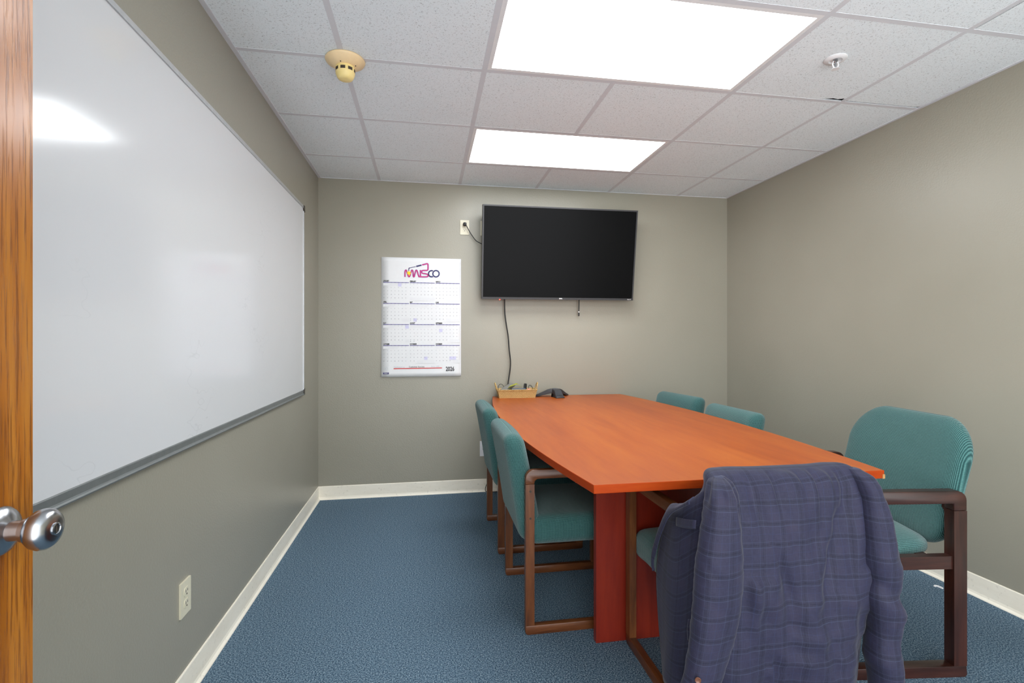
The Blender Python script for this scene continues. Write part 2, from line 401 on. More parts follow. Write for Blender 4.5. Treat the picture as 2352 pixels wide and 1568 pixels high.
# the open oak door, seen along its room face
DX, DY = -.580, .862
door = struct(obj('door_1', box(DX - .044, DX, DY - .91, DY, .012, 2.06, .002, 2), M['oak']))
kz = .945; ky = DY - .062
kb = obj('door_knob', lathe([(.0, 0), (.033, 0), (.0335, .004), (.030, .009), (.021, .013), (.014, .016), (.0125, .030), (.016, .032), (.016, .038), (.0215, .041), (.0262, .047), (.0282, .054), (.0272, .061), (.0232, .0665), (.016, .0692), (.0, .0698)], 48, 'x'), M['steel'], door, 40, (DX, ky, kz))
obj('key_cylinder', lathe([(.0, .0685), (.0085, .0685), (.0085, .0712), (.0070, .0718), (.0066, .0708), (0, .0708)], 32, 'x'), M['steel'], kb, 35)
obj('keyhole', box(.0706, .0711, -.0009, .0009, -.0042, .0042), M['slot'], kb)

# ------------------------------------------------------------------ lamps in the ceiling
def ceiling_light(y0, label):
    x0, x1, y1 = GX + G, GX + 3 * G, y0 + G
    t = thing('ceiling_light', label, 'light', ((x0 + x1) / 2, (y0 + y1) / 2, ZC), group='fluorescent ceiling lights')
    hx, hy = (x1 - x0) / 2, (y1 - y0) / 2; bm = bmesh.new(); i, o = .030, .0116
    for a, b, c, d in ((-hx + o, hx - o, -hy + o, -hy + i), (-hx + o, hx - o, hy - i, hy - o), (-hx + o, -hx + i, -hy + i, hy - i), (hx - i, hx - o, -hy + i, hy - i)):
        add_box(bm, a, b, c, d, .0012, .010)
    obj('frame', bm, M['lightframe'], t)
    obj('diffuser', box(-hx + i - .002, hx - i + .002, -hy + i - .002, hy - i + .002, .0035, .009), M['lens'], t)
    obj('housing', box(-hx + .016, hx - .016, -hy + .016, hy - .016, .0105, .085), M['lightframe'], t)
ceiling_light(GY - G, 'larger-looking fluorescent ceiling light panel nearer the camera, cut by the top edge')
ceiling_light(GY + G, 'fluorescent ceiling light panel farther back, above the television wall')

# smoke detector and sprinkler
t = thing('smoke_detector', 'yellowed round smoke detector on the ceiling grid near the whiteboard wall', 'smoke detector', (-.345, 2.262, ZC))
obj('base_plate', lathe([(0, 0), (.080, 0), (.083, -.005), (.080, -.012), (.050, -.030), (.042, -.033), (0, -.033)], 48), M['amber'], t, 40)
obj('sensor_head', lathe([(0, -.030), (.0385, -.030), (.0405, -.040), (.0405, -.058), (.0395, -.064), (.034, -.078), (.029, -.084), (.020, -.088), (0, -.089)], 48), M['amber2'], t, 40)
for k in range(8):
    a = 2 * PI * (k + .5) / 8 - .5; bm = bmesh.new()
    n = 5; r = .0408
    rows = [[bm.verts.new((r * math.cos(a + (q / n - .5) * .50), r * math.sin(a + (q / n - .5) * .50), z)) for q in range(n + 1)] for z in (-.056, -.043)]
    for q in range(n): bm.faces.new((rows[0][q], rows[0][q + 1], rows[1][q + 1], rows[1][q]))
    bmesh.ops.solidify(bm, geom=bm.faces[:], thickness=.001)
    obj('sensor_vent', bm, M['vent'], t)
for dx, dy in ((-.012, -.047), (.045, -.018)):
    obj('screw_hole', lathe([(0, -.0305), (.0022, -.0305), (.0022, -.0335), (0, -.0335)], 10), M['slot'], t, loc=(dx, dy, 0))
t = thing('sprinkler', 'small white fire sprinkler head in a ceiling tile right of the lights', 'sprinkler', (1.736, 1.905, ZC + .004))
obj('escutcheon', lathe([(0, 0), (.044, 0), (.045, -.004), (.040, -.009), (.026, -.011), (.022, -.004), (0, -.004)], 40), M['white'], t, 40)
obj('nozzle', lathe([(0, -.003), (.009, -.003), (.009, -.014), (.004, -.018), (.0035, -.040), (0, -.040)], 20), M['steel'], t, 40)
bm = bmesh.new()
for s in (-1, 1): add_tube(bm, crom([(s * .010, 0, -.014), (s * .014, 0, -.026), (s * .009, 0, -.038), (0, 0, -.044)], 5), .0028, 8)
obj('yoke', bm, M['white'], t, 60)
obj('deflector', lathe([(0, -.042), (.004, -.042), (.016, -.045), (.016, -.0465), (0, -.0465)], 20), M['white'], t, 40)

# ------------------------------------------------------------------ whiteboard on the left wall
by0, by1, bz0, bz1 = 1.01, 3.452, .846, 2.066
t = thing('whiteboard', 'large glossy whiteboard with aluminium frame on the left wall', 'whiteboard', (XL, 0, 0))
obj('writing_surface', box(.001, .0125, by0 + .004, by1 - .004, bz0 + .006, bz1 - .006), M['board'], t)
def rail(name, y0, y1, z0, z1, d, m, bv=.0015):
    obj(name, box(0, d, y0, y1, z0, z1, bv), m, t)
rail('top_rail', by0, by1 - .02, bz1 - .016, bz1, .017, M['alu'])
rail('end_rail', by1 - .011, by1, bz0 + .03, bz1 - .03, .017, M['alu']); rail('end_rail', by0, by0 + .011, bz0 + .03, bz1 - .03, .017, M['alu'])
obj('bottom_rail', prism([(0, bz0 - .002), (.020, bz0 - .002), (.022, bz0 + .002), (.019, bz0 + .006), (.016, bz0 + .008), (.016, bz0 + .026), (.0145, bz0 + .028), (0, bz0 + .028)], 1, by0, by1 - .012, .0006, 1), M['alu_dark'], t)
for y, sy in ((by1, -1), (by0, 1)):
    for z, sz in ((bz0 - .003, 1), (bz1 + .001, -1)):
        pts = [(y, z), (y, z + sz * .042), (y + sy * .006, z + sz * .040), (y + sy * .020, z + sz * .024), (y + sy * .024, z + sz * .002), (y + sy * .022, z)]
        if sy * sz < 0: pts = pts[::-1]
        obj('corner_cap', prism(pts, 0, 0, .0215, .0015), M['blackcap'], t)

# ------------------------------------------------------------------ wall plates
def plate(name, label, cat, loc, rz, m, w=.070, h=.1145):
    t = thing(name, label, cat, loc, rz)
    obj('cover_plate', box(-w / 2, w / 2, -.0065, 0, -h / 2, h / 2, .003, 3), m, t, 35); return t
def receptacle(t, z, m, y=-.0085):
    o = obj('receptacle', prism([(a * .0168, z + max(-.0145, min(.0145, b * .0185))) for a, b in arc(0, 0, 1, 0, 360, 27)[:-1]], 1, y, -.004), m, t)
    bm = bmesh.new()
    add_box(bm, -.0075, -.0050, y - .0004, y + .001, z - .001, z + .008); add_box(bm, .0050, .0075, y - .0004, y + .001, z, z + .0075)
    add_prism(bm, arc(0, z - .0075, .0030, 0, 360, 10)[:-1], 1, y - .0004, y + .001)
    obj('slot', bm, M['slot'], o)
p = plate('wall_outlet', 'cream duplex power outlet low on the left wall below the whiteboard', 'outlet', (XL, 1.843, .345), -PI / 2 + PI, M['cream'])
p.rotation_euler = (0, 0, PI / 2); 
for z in (.0195, -.0195): receptacle(p, z, M['cream'])
obj('screw', lathe([(0, -.008), (.003, -.0078), (.003, -.006), (0, -.006)], 12, 'y'), M['cream'], p)
p = plate('wall_outlet', 'cream power outlet high on the back wall with a black plug in it', 'outlet', (.295, YB, 2.077), 0, M['cream'])
for z in (.0195, -.0195): receptacle(p, z, M['cream'])
p = plate('wall_plate', 'cream wall plate half hidden behind the left edge of the television', 'wall plate', (.455, YB, 2.076), 0, M['cream'])
obj('coax_jack', lathe([(0, -.016), (.004, -.016), (.005, -.006), (0, -.006)], 12, 'y'), M['steel'], p)
p = plate('data_plate', 'white data jack plate low on the back wall beside the farther left chair', 'wall plate', (.450, YB, .339), 0, M['white'], .070, .118)
obj('jack_frame', box(-.017, .017, -.0085, -.005, -.034, .034, .001), M['white'], p)
j = obj('open_port', box(-.013, .013, -.0092, -.006, -.008, .024), M['slot'], p)
obj('contacts', box(-.010, .006, -.0096, -.0085, -.004, .006), M['copper'], j)

# ------------------------------------------------------------------ television and its cables
TVW, TVH = 1.232, .708
tilt = math.radians(8.6)
tv = thing('television', 'black flat screen television tilted forward on the back wall', 'television', (1.034, 3.868, 1.516))
tv.rotation_euler = (tilt, math.radians(-.15), 0)
hw = TVW / 2
bm = bmesh.new(); add_box(bm, -hw, hw, 0, .040, 0, TVH); bevel(bm, .003, 2)
obj('casing', bm, M['black'], tv)
bm = bmesh.new(); b = .0105
for a in ((-hw, hw, -.006, .001, TVH - b, TVH), (-hw, -hw + b, -.006, .001, .012, TVH - b), (hw - b, hw, -.006, .001, .012, TVH - b)): add_box(bm, *a)
bz = obj('bezel', bm, M['bezel'], tv)
obj('bottom_bezel', box(-hw, hw, -.008, .001, -.002, .014, .0015), M['bezel'], tv)
obj('screen', box(-hw + b, hw - b, -.0035, .001, .014, TVH - b), M['screen'], tv)
def stamp(name, s, size, x, z, m, parent, y, sx=1.0, bold=0, align='CENTER'):
    vs, fs = text_mesh(s, size, sx, bold, align); bm = bmesh.new(); V = [bm.verts.new((x + a, y, z + c)) for a, c in vs]
    for f in fs: bm.faces.new([V[i] for i in f])
    return obj(name, bm, m, parent)
stamp('logo', 'onn.', .016, .012, .0035, M['label'], tv, -.0086, 1.0, .0006)
stamp('small_badge', 'Roku TV', .0085, hw - .034, .003, M['label'], tv, -.0086, 1.0, .0002)
obj('indicator_light', box(-hw + .138, -hw + .146, -.004, .004, -.008, -.002, .001), M['led'], tv)
for s in (-.2, .2): obj('wall_bracket', box(s - .02, s + .02, .040, .075, .02, .62), M['black'], tv)
mount = obj('tv_wall_mount', box(.75, 1.32, YB - .03, YB, 1.66, 2.06, .003), M['black']); tag(mount, 'black steel mount behind the television on the back wall', 'tv mount')

def cord(name, label, pts, r, n=10):
    o = obj(name, tube(crom(pts, n), r, 10), M['rubber'], None, 60); return tag(o, label, 'cable')
c = cord('power_cord', 'thin black power cord from the high outlet plug to the television edge', [(.298, YB - .030, 2.096), (.306, YB - .034, 2.086), (.335, YB - .03, 2.035), (.375, YB - .028, 1.980), (.405, YB - .03, 1.958), (.470, YB - .05, 1.925)], .0034)
obj('plug', rbox((.026, .034, .026), .008, None, 6, (.295, YB - .0265, 2.097)), M['black'], c, 40)
cord('video_cable', 'black cable hanging from the television down into the wicker basket', [(.608, 3.925, 1.60), (.607, 3.925, 1.50), (.610, 3.925, 1.40), (.622, 3.925, 1.31), (.636, 3.925, 1.22), (.644, 3.925, 1.12), (.654, 3.925, 1.03), (.652, 3.925, .97), (.642, 3.924, .90), (.634, 3.918, .85), (.632, 3.908, .800)], .0052)
c = tag(obj('dangling_cable', tube(crom([(1.217, 3.925, 1.60), (1.216, 3.925, 1.50), (1.215, 3.927, 1.42)], 8), [.003] * 6 + [.0042] * 11, 10), M['rubber'], None, 60), 'short black cable dangling free below the right half of the television', 'cable')
obj('collar', tube([(1.215, 3.927, 1.426), (1.215, 3.927, 1.418)], .0048, 10), M['label'], c, 60)
obj('connector', rbox((.012, .008, .028), .004, None, 6, (1.215, 3.927, 1.402)), M['black'], c, 40)
cord('floor_cord', 'thin black cord looping down the baseboard behind the left chairs', [(.62, YB - .03, .085), (.53, YB - .022, .098), (.482, YB - .020, .094), (.466, YB - .020, .060), (.456, YB - .022, .025), (.462, YB - .026, .006), (.50, YB - .03, .0035), (.60, YB - .05, .003)], .0026)

# ------------------------------------------------------------------ wall calendar
CW, CH = .606, .915
calr = thing('wall_calendar', 'large white 2026 year calendar hung on the back wall', 'calendar', (-.339, YB, 1.829))
def bow(u, v): return -.0022 - .010 * max(0, (v / CH - .55) / .45) ** 2 - .004 * max(0, (.10 - v) / .1) ** 2 * abs(u / CW - .5)
bm = bmesh.new(); nu, nv = 10, 30
gridv = [[bm.verts.new((CW * i / nu, bow(CW * i / nu, CH * j / nv), -CH * j / nv)) for i in range(nu + 1)] for j in range(nv + 1)]
for j in range(nv):
    for i in range(nu): bm.faces.new((gridv[j][i], gridv[j][i + 1], gridv[j + 1][i + 1], gridv[j + 1][i]))
sheet = obj('sheet', bm, M['paper'], calr, 0)
mo = sheet.modifiers.new('thickness', 'SOLIDIFY'); mo.thickness = .0012; mo.offset = 1
class Print:
    """ink shapes lying on the calendar sheet; u right, v down, in metres"""
    def __init__(s, mats): s.bm = bmesh.new(); s.mats = mats
    def poly(s, pts, mi=0, lift=0):
        V = [s.bm.verts.new((u, bow(u, v) - .0016 - lift, -v)) for u, v in pts]
        try: s.bm.faces.new(V).material_index = mi
        except ValueError: pass
    def rect(s, u0, v0, u1, v1, mi=0, lift=0): s.poly([(u0, v0), (u1, v0), (u1, v1), (u0, v1)], mi, lift)
    def text(s, st, size, u, v, mi=0, sx=1.0, bold=0, lift=0, shear=0, cache={}):
        key = (st, size, sx, bold, shear)
        if key not in cache: cache[key] = text_mesh(st, size, sx, bold, 'LEFT', shear)
        vs, fs = cache[key]; V = [s.bm.verts.new((u + a, bow(u + a, v - b) - .0018 - lift, -(v - b))) for a, b in vs]
        for f in fs:
            try: s.bm.faces.new([V[i] for i in f]).material_index = mi
            except ValueError: pass
        return max([a for a, b in vs], default=0)
    def stroke(s, pts, w, mi=0, lift=0, n=6, smooth=True):
        P = crom([(a, b, 0) for a, b in pts], n) if smooth else [Vector((a, b, 0)) for a, b in pts]
        L = []
        for i, p in enumerate(P):
            d = (P[min(i + 1, len(P) - 1)] - P[max(i - 1, 0)]).normalized(); L.append((p + Vector((-d.y, d.x, 0)) * w / 2, p - Vector((-d.y, d.x, 0)) * w / 2))
        for (a, b), (c, d) in zip(L, L[1:]): s.poly([a[:2], c[:2], d[:2], b[:2]], mi, lift)
    def done(s, name): return obj(name, s.bm, s.mats, calr)
def Z(zx, zy): return ((zx - 62) / 1986 * CW, (zy - 60 - 40 * (zx - 62) / 1986) * .00031)
# torch logo: one doubled line writing the letters
pr = Print([M['magenta'], M['indigo'], M['navy'], M['yellow'], M['paper']])
def run(pts, w, lift=0, smooth=True, n=6):
    pr.stroke([Z(*p) for p in pts], w, 1, lift, n, smooth); pr.stroke([Z(*p) for p in pts], w * .48, 0, lift + .0002, n, smooth)
Wd = .0108
run([(640, 552), (640, 430), (652, 388), (675, 392), (700, 470), (722, 530), (740, 545), (758, 530), (782, 450), (800, 395), (818, 385), (832, 400), (840, 450), (842, 515), (850, 545), (868, 540), (890, 450), (908, 395), (925, 385), (942, 410), (965, 490), (985, 545)], Wd)
run([(1022, 378), (1022, 548)], Wd, .0001, False)
run([(975, 545), (1080, 550), (1180, 548), (1207, 535), (1212, 510), (1195, 488), (1150, 472), (1080, 462), (1058, 445), (1052, 420), (1065, 398), (1100, 390), (1180, 388), (1205, 375), (1212, 345), (1212, 260), (1207, 232), (1188, 222), (1150, 230), (1064, 252)], Wd, .0002)
pr.stroke([Z(1050, 258), Z(918, 290)], .0112, 2, 0, 6, False); pr.stroke([Z(905, 294), Z(760, 328)], .0046, 2, 0, 6, False); pr.stroke([Z(768, 327), Z(742, 332), Z(734, 352), Z(734, 420)], .0062, 2)
ring = lambda cx, cy, r, a0, a1: [Z(cx + r * math.cos(math.radians(a)), cy + r * 1.0 * math.sin(math.radians(a))) for a in range(a0, a1 + 1, 15)]
pr.stroke(ring(1300, 472, 76, 60, 300), .0108, 2, .0002, 2); pr.stroke(ring(1412, 472, 79, 0, 360), .0145, 4, .0004, 2); pr.stroke(ring(1412, 472, 79, 0, 360), .0104, 2, .0006, 2)
pr.poly([Z(*p) for p in ((735, 395), (752, 425), (790, 420), (770, 450), (795, 475), (762, 482), (740, 530), (722, 485), (688, 480), (705, 452), (685, 420), (720, 425))], 3, .0009)
pr.done('logo')
months = 'JANUARY FEBRUARY MARCH APRIL MAY JUNE JULY AUGUST SEPTEMBER OCTOBER NOVEMBER DECEMBER'.split()
hol = {(1, 1), (5, 25), (7, 4), (9, 7), (11, 26), (12, 24), (12, 25)}
cw = .0274
for mth in range(12):
    c, r = mth % 3, mth // 3
    u0 = (.0135, .2125, .4098)[c]; wcol = (.1920, .1895, .1850)[c]; cw = wcol / 7; vb = .1905 + .1612 * r
    pr = Print([M['ink'], M['ink_grey'], M['bar'], M['bar_dark'], M['pale'], M['lav'], M['paper']])
    for q in (.001, .5, .999): pr.rect(u0 + wcol * q - .00025, vb - .018, u0 + wcol * q + .00025, vb + .139, 6, -.0002)
    pr.text(months[mth], .0165, u0 + .001, vb - .0035, 0, .60, .0006)
    pr.rect(u0, vb - .0008, u0 + wcol, vb + .0042, 2)
    for k in range(7): pr.rect(u0 + cw * k + .001, vb + .0002, u0 + cw * k + .010, vb + .0034, 3, .0002)
    first = (cal_mod.weekday(2026, mth + 1, 1) + 1) % 7; nd = cal_mod.monthrange(2026, mth + 1)[1]
    if first: pr.rect(u0, vb + .0085, u0 + cw * first - .001, vb + .0265, 4)
    last = (first + nd - 1) % 7
    if last < 6 and first + nd <= 35: 
        row = (first + nd - 1) // 7; pr.rect(u0 + cw * (last + 1), vb + .0075 + .0268 * row, u0 + wcol, vb + .0075 + .0268 * row + .0255, 4)
    if nd + first == 28: pr.rect(u0, vb + .0075 + .0268 * 4, u0 + wcol, vb + .0075 + .0268 * 4 + .0255, 4)
    for d in range(1, nd + 1):
        k = first + d - 1; row, col = k // 7, k % 7; uu, vv = u0 + cw * col, vb + .0105 + .0268 * row
        if row == 5: vv = vb + .0105 + .0268 * 4 + .0125
        if (mth + 1, d) in hol: pr.rect(uu, vv - .003, uu + cw - .001, vv + .022, 5, .0001)
        pr.text(str(d), .0066, uu + .002, vv + .0045, 1, .95, .00022, .0001)
    o = pr.done('month_block')
pr = Print([M['ltext'], M['ink'], M['red']])
vbase = .846
du = pr.text('Dedicated to ', .0165, .092, vbase, 0, .95); du2 = pr.text('Customer Success', .0165, .206, vbase - .001, 1, .95, .0001); pr.text('Since 1939', .0165, .374, vbase - .002, 0, .88)
pr.stroke([(.091, .8525), (.458, .8505)], .0062, 2, 0, 6, False)
pr.done('slogan')
pr = Print([M['ink']]); pr.text('2026', .046, .487, .874, 0, .72, .0012); pr.done('year_number')
pr = Print([M['bar_dark'], M['pale'], M['ltext']])
pr.rect(.0125, .880, .0560, .8945, 0); pr.rect(.0165, .8835, .052, .8855, 1, .0002); pr.rect(.022, .889, .046, .8905, 1, .0002)
pr.stroke([(.034 + .0135 * math.cos(a * PI / 8), .853 + .0125 * math.sin(a * PI / 8)) for a in range(17)], .0014, 2); pr.text('CBS', .0085, .0255, .856, 2, .8, .0003)
pr.done('small_emblem')

# ------------------------------------------------------------------ conference table
TX, TY0, TY1, TZ, TT = 1.045, 1.513, 3.945, .750, .028
tb = thing('conference_table', 'long boat-shaped cherry conference table with slab pedestals', 'table', (TX, (TY0 + TY1) / 2, 0))
hl = (TY1 - TY0) / 2
def half(y): return .628 - .100 * (y / hl) ** 2
out = [(half(-hl + 2 * hl * k / 30), -hl + 2 * hl * k / 30) for k in range(31)]
out = out + [(-x, y) for x, y in out[::-1]]
M['cherry_edge'].node_tree.nodes['Principled BSDF'].inputs['Specular IOR Level'].default_value = .12
bm = bmesh.new(); fs = add_prism(bm, out, 2, TZ - TT, TZ); bmesh.ops.recalc_face_normals(bm, faces=bm.faces)
bevel(bm, .0016, 2, 50)
for f in bm.faces: f.material_index = 0 if abs(f.normal.z) > .98 else 1
top = obj('tabletop', bm, [M['cherry'], M['cherry_edge']], tb)
obj('chipped_corner', rbox((.010, .006, .016), .002, None, 4, (half(-hl) - .003, -hl + .001, TZ - .021)), M['chip'], top)
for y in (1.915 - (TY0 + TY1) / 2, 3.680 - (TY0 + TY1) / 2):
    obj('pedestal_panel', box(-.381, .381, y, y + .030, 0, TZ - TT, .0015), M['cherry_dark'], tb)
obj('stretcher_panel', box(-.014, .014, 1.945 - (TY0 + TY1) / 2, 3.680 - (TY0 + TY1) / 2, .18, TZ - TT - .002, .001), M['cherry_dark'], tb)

# ------------------------------------------------------------------ side chairs
CHD = .492
def make_chair(label, cat):
    t = thing('side_chair', label, cat, group='teal side chairs around the table')
    up, fl = M['walnut_up'], M['walnut_flat']; H = .672; th = .037; w0, w1 = .247, .275
    for s in (-1, 1):
        a, b = (w0, w1) if s > 0 else (-w1, -w0)
        # armrest: bar that turns down into both legs
        pts = arc(.036, H - .036, .036, 180, 90, 6) + arc(CHD - .036, H - .036, .036, 90, 0, 6) + [(CHD, H - .058), (CHD - th, H - .058)] + arc(CHD - th - .018, H - th - .018, .018, 0, 90, 4) + arc(th + .018, H - th - .018, .018, 90, 180, 4) + [(th, H - .058), (0, H - .058)]
        obj('armrest', prism(pts, 1, a, b, .004, 2, 50), fl, t, 35)
        rl = obj('leg', box(0, th, a, b, .0372, H - .0585, .004), up, t, 35); obj('leg', box(CHD - th, CHD, a, b, .0372, H - .0585, .004), up, t, 35)
        for z in (.585, .475):
            yy = b if s > 0 else a
            obj('screw', lathe([(0, -.0012), (.0046, -.0012), (.0046, .0012), (0, .0012)], 12, 'y'), M['slot'], rl, loc=(.020, yy, z))
        pts = [(0, .037), (0, .012)] + arc(.012, .012, .012, 180, 270, 3) + arc(CHD - .012, .012, .012, 270, 360, 3) + [(CHD, .037)]
        obj('runner', prism(pts[::-1], 1, a, b, .004, 2, 50), fl, t, 35)
    for x in (.10, .34): obj('crossbar', box(x, x + .030, -.238, .238, .362, .390, .003), fl, t)
    def lean(v):      # tall pad leaning back, slightly thicker in its lower half
        z = v.z; x = v.x
        x += .010 * (1 - (v.y / .23) ** 2) * (1 if x > 0 else .25) * (1 if x > 0 else 0)
        zz = (z + .225) / .45
        x *= 1.0 + .12 * (1 - zz)
        return (x - .068 * zz - .014 * zz * zz + .036, v.y, z + .585)
    obj('backrest', rbox((.088, .478, .450), (.042, .030, .042), lean, 22), M['teal_back'], t, 0)
    def crown(v):
        z = v.z + (.012 * (1 - (v.y / .235) ** 2) * (1 - ((v.x) / .26) ** 4) if v.z > 0 else 0)
        if v.x > .12: z -= .22 * (v.x - .12) ** 2 / .13 * .5
        return (v.x, v.y, z)
    obj('seat', rbox((.483, .492, .118), (.045, .034, .046), crown, 20, (.258, 0, .405)), M['teal_seat'], t, 0)
    return t
chA = make_chair('teal chair at the left table side nearest the camera, its whole wooden side frame showing', 'chair')
chA.location = (.398, 2.287, 0)
g = 'teal side chairs around the table'
dup(chA, (.395, 3.065, 0), 0, 'teal chair on the left table side farther back, beside the data plate')
dup(chA, (1.700, 2.640, 0), PI, 'teal chair behind the right table edge, nearer one of two visible only by backrest tops')
dup(chA, (1.745, 3.340, 0), PI + math.radians(8), 'teal chair behind the right table edge near the back corner, only its backrest top showing')
chF = dup(chA, (1.058, 1.41, 0), PI / 2, 'teal chair at the near table end under the plaid jacket')

# the wide chair at the right, of another make
def make_wide():
    t = thing('arm_chair', 'wide teal armchair with dark mahogany frame and floating rounded back, by the right wall', 'chair')
    up, fl = M['mahog_up'], M['mahog_flat']; H = .664; D = .50; w0, w1 = .290, .330; th = .048
    for s in (-1, 1):
        a, b = (w0, w1) if s > 0 else (-w1, -w0)
        fx = .345                                             # the front upright leans forward to the foot
        pts = arc(.034, H - .034, .034, 180, 90, 6) + [(fx, H)] + arc(fx + .0, H - .022, .022, 90, 10, 5) + [(fx + .012, H - .045)] + [(th, H - .045), (th, H - .070), (0, H - .070)]
        obj('armrest', prism(pts, 1, a, b, .004, 2, 50), fl, t, 35)
        obj('leg', box(0, th, a, b, .0402, H - .0705, .004), up, t, 35)
        pts = [(fx - .028, H - .0455), (fx + .012, H - .0455), (D, .0402), (D - .045, .0402)]
        obj('leg', prism(pts, 1, a, b, .004, 2, 50), up, t, 35)
        pts = [(0, .040), (0, .010)] + arc(.010, .010, .010, 180, 270, 3) + arc(D - .012, .010, .010, 270, 360, 3) + [(D, .040)]
        obj('runner', prism(pts[::-1], 1, a, b, .004, 2, 50), fl, t, 35)
        obj('seat_rail', box(th, fx + .06, a + .006, b - .006, .384, .430, .003), fl, t, 35)
    obj('crossbar', box(.10, .14, -w0 - .004, w0 + .004, .385, .420, .003), fl, t); obj('crossbar', box(.33, .37, -w0 - .004, w0 + .004, .385, .420, .003), fl, t)
    # backrest: wide pillow with big round corners, wrapped towards the sitter
    bm = bmesh.new(); W, Hh, R = .600, .480, .150
    ol = []
    for cx, cy, a0 in ((W / 2 - R, Hh / 2 - R, 0), (-W / 2 + R, Hh / 2 - R, 90), (-W / 2 + R * .75, -Hh / 2 + R * .75, 180), (W / 2 - R * .75, -Hh / 2 + R * .75, 270)):
        ol += arc(cx, cy, R if cy > 0 else R * .75, a0, a0 + 90, 12)
    prof = [(.02, 1.0), (.25, 1.0), (.5, .97), (.7, .92), (.82, .85), (.90, .74), (.95, .60), (.98, .42), (.995, .22), (1.0, 0)]
    def bp(y, z, x): 
        zz = z / Hh + .5
        return (x - .095 * zz - .01 - .0 + .16 * y * y + .018 * math.cos(PI * (zz - .3)), y * (.94 + .06 * math.sin(PI * min(1, zz))) - .012, z + .662)
    rings = []
    for k, th_ in prof: rings.append([bm.verts.new(bp(y * k, z * k, .045 * th_)) for y, z in ol])
    for k, th_ in prof[-2::-1]: rings.append([bm.verts.new(bp(y * k, z * k, -.038 * th_)) for y, z in ol])
    n = len(ol); uvl = bm.loops.layers.uv.new('UVMap')
    for A, B in zip(rings, rings[1:]):
        for i in range(n): bm.faces.new((A[i], A[(i + 1) % n], B[(i + 1) % n], B[i]))
    bm.faces.new(rings[0]); bm.faces.new(rings[-1])
    for f in bm.faces:
        for lp in f.loops: lp[uvl].uv = (lp.vert.co.y, lp.vert.co.z)
    obj('backrest', bm, M['teal_back'], t, 0)
    def crown(v):
        z = v.z + (.034 * (1 - (v.y / .285) ** 2) * (1 - (v.x / .23) ** 4) if v.z > 0 else 0)
        if v.x > .08: z -= .25 * (v.x - .08) ** 2
        return (v.x, v.y * (1 - .10 * max(0, -v.x - .05) / .16), z)
    obj('seat', rbox((.480, .565, .080), (.090, .070, .036), crown, 22, (.276, 0, .430)), M['teal_seat'], t, 0)
    for s in (-1, 1): obj('back_bracket', box(-.012, .020, s * .27 - .02, s * .27 + .02, .50, .62, .003), up, t)
    return t
wc = make_wide(); wc.rotation_euler = (0, 0, PI - math.radians(7)); wc.location = (1.944, 1.829, 0)

# ------------------------------------------------------------------ plaid jacket over the near chair
def cloth(name, keys, nu, nv, disp, parent, solid=.003, m=None):
    """keys: columns of points; smooth surface through them, UV in metres"""
    cols = [crom(c, nv) for c in keys]; rows_n = len(cols[0])
    rows = [crom([c[r] for c in cols], nu) for r in range(rows_n)]
    cn = len(rows[0]); bm = bmesh.new(); uvl = bm.loops.layers.uv.new('UVMap')
    mid = rows_n // 2; U = [0.0]
    for i in range(1, cn): U.append(U[-1] + (rows[mid][i] - rows[mid][i - 1]).length)
    ref = cn // 2; Vv = [0.0]
    for j in range(1, rows_n): Vv.append(Vv[-1] + (rows[j][ref] - rows[j - 1][ref]).length)
    P = []
    for j in range(rows_n):
        line = []
        for i in range(cn):
            p = rows[j][i]; du = rows[j][min(i + 1, cn - 1)] - rows[j][max(i - 1, 0)]; dv = rows[min(j + 1, rows_n - 1)][i] - rows[max(j - 1, 0)][i]
            nrm = du.cross(dv)
            nrm = nrm.normalized() if nrm.length > 1e-9 else Vector((0, 0, 0))
            line.append(bm.verts.new(p + nrm * disp(U[i], Vv[j], p)))
        P.append(line)
    for j in range(rows_n - 1):
        for i in range(cn - 1):
            f = bm.faces.new((P[j][i], P[j + 1][i], P[j + 1][i + 1], P[j][i + 1]))
            for lp, (a, b) in zip(f.loops, ((i, j), (i, j + 1), (i + 1, j + 1), (i + 1, j))): lp[uvl].uv = (U[a], -Vv[b])
    me = bpy.data.meshes.new(name); bm.to_mesh(me); bm.free()
    o = link(name, me, m or M['plaid'], parent, 0)
    if solid:
        mo = o.modifiers.new('thickness', 'SOLIDIFY'); mo.thickness = solid; mo.offset = 0
    return o
def nz(x, y, z, s): return noise.noise(Vector((x * s, y * s, z * s)))
jk = thing('suit_jacket', 'navy plaid suit jacket draped over the chair at the near table end', 'jacket', (0, 0, 0))
zl = [.62, .70, .775, .812, .823, .806, .765, .66, .52, .36, .19]       # nine heights over and down the back
def backcol(x, dx, yo, x_low=None):
    ys_ = [1.418, 1.428, 1.424, 1.398, 1.355, 1.308, 1.284, 1.268, 1.262, 1.260, 1.256]
    xl = x if x_low is None else x_low
    return [(x + dx if k < 3 else x + (xl - x) * max(0, (.765 - z)) / .575, yv + yo, z) for k, (yv, z) in enumerate(zip(ys_, zl))]
def sidecol(xi, xo, y, ztop, xb, yb, zb=.19):
    # inside over the arm, across it, then down outside
    return [(xi, y, ztop - .10), (xi, y, ztop - .045), (xi * .8 + xo * .2, y, ztop - .012), (xi * .6 + xo * .4, y, ztop - .002), (xi * .4 + xo * .6, y, ztop),
            (xi * .2 + xo * .8, y, ztop - .004), (xo, y, ztop - .022), (xo * .66 + xb * .34, y * .8 + yb * .2, ztop * .75 + zb * .25), (xo * .4 + xb * .6, y * .5 + yb * .5, ztop * .5 + zb * .5), (xo * .2 + xb * .8, y * .25 + yb * .75, ztop * .25 + zb * .75), (xb, yb, zb)]
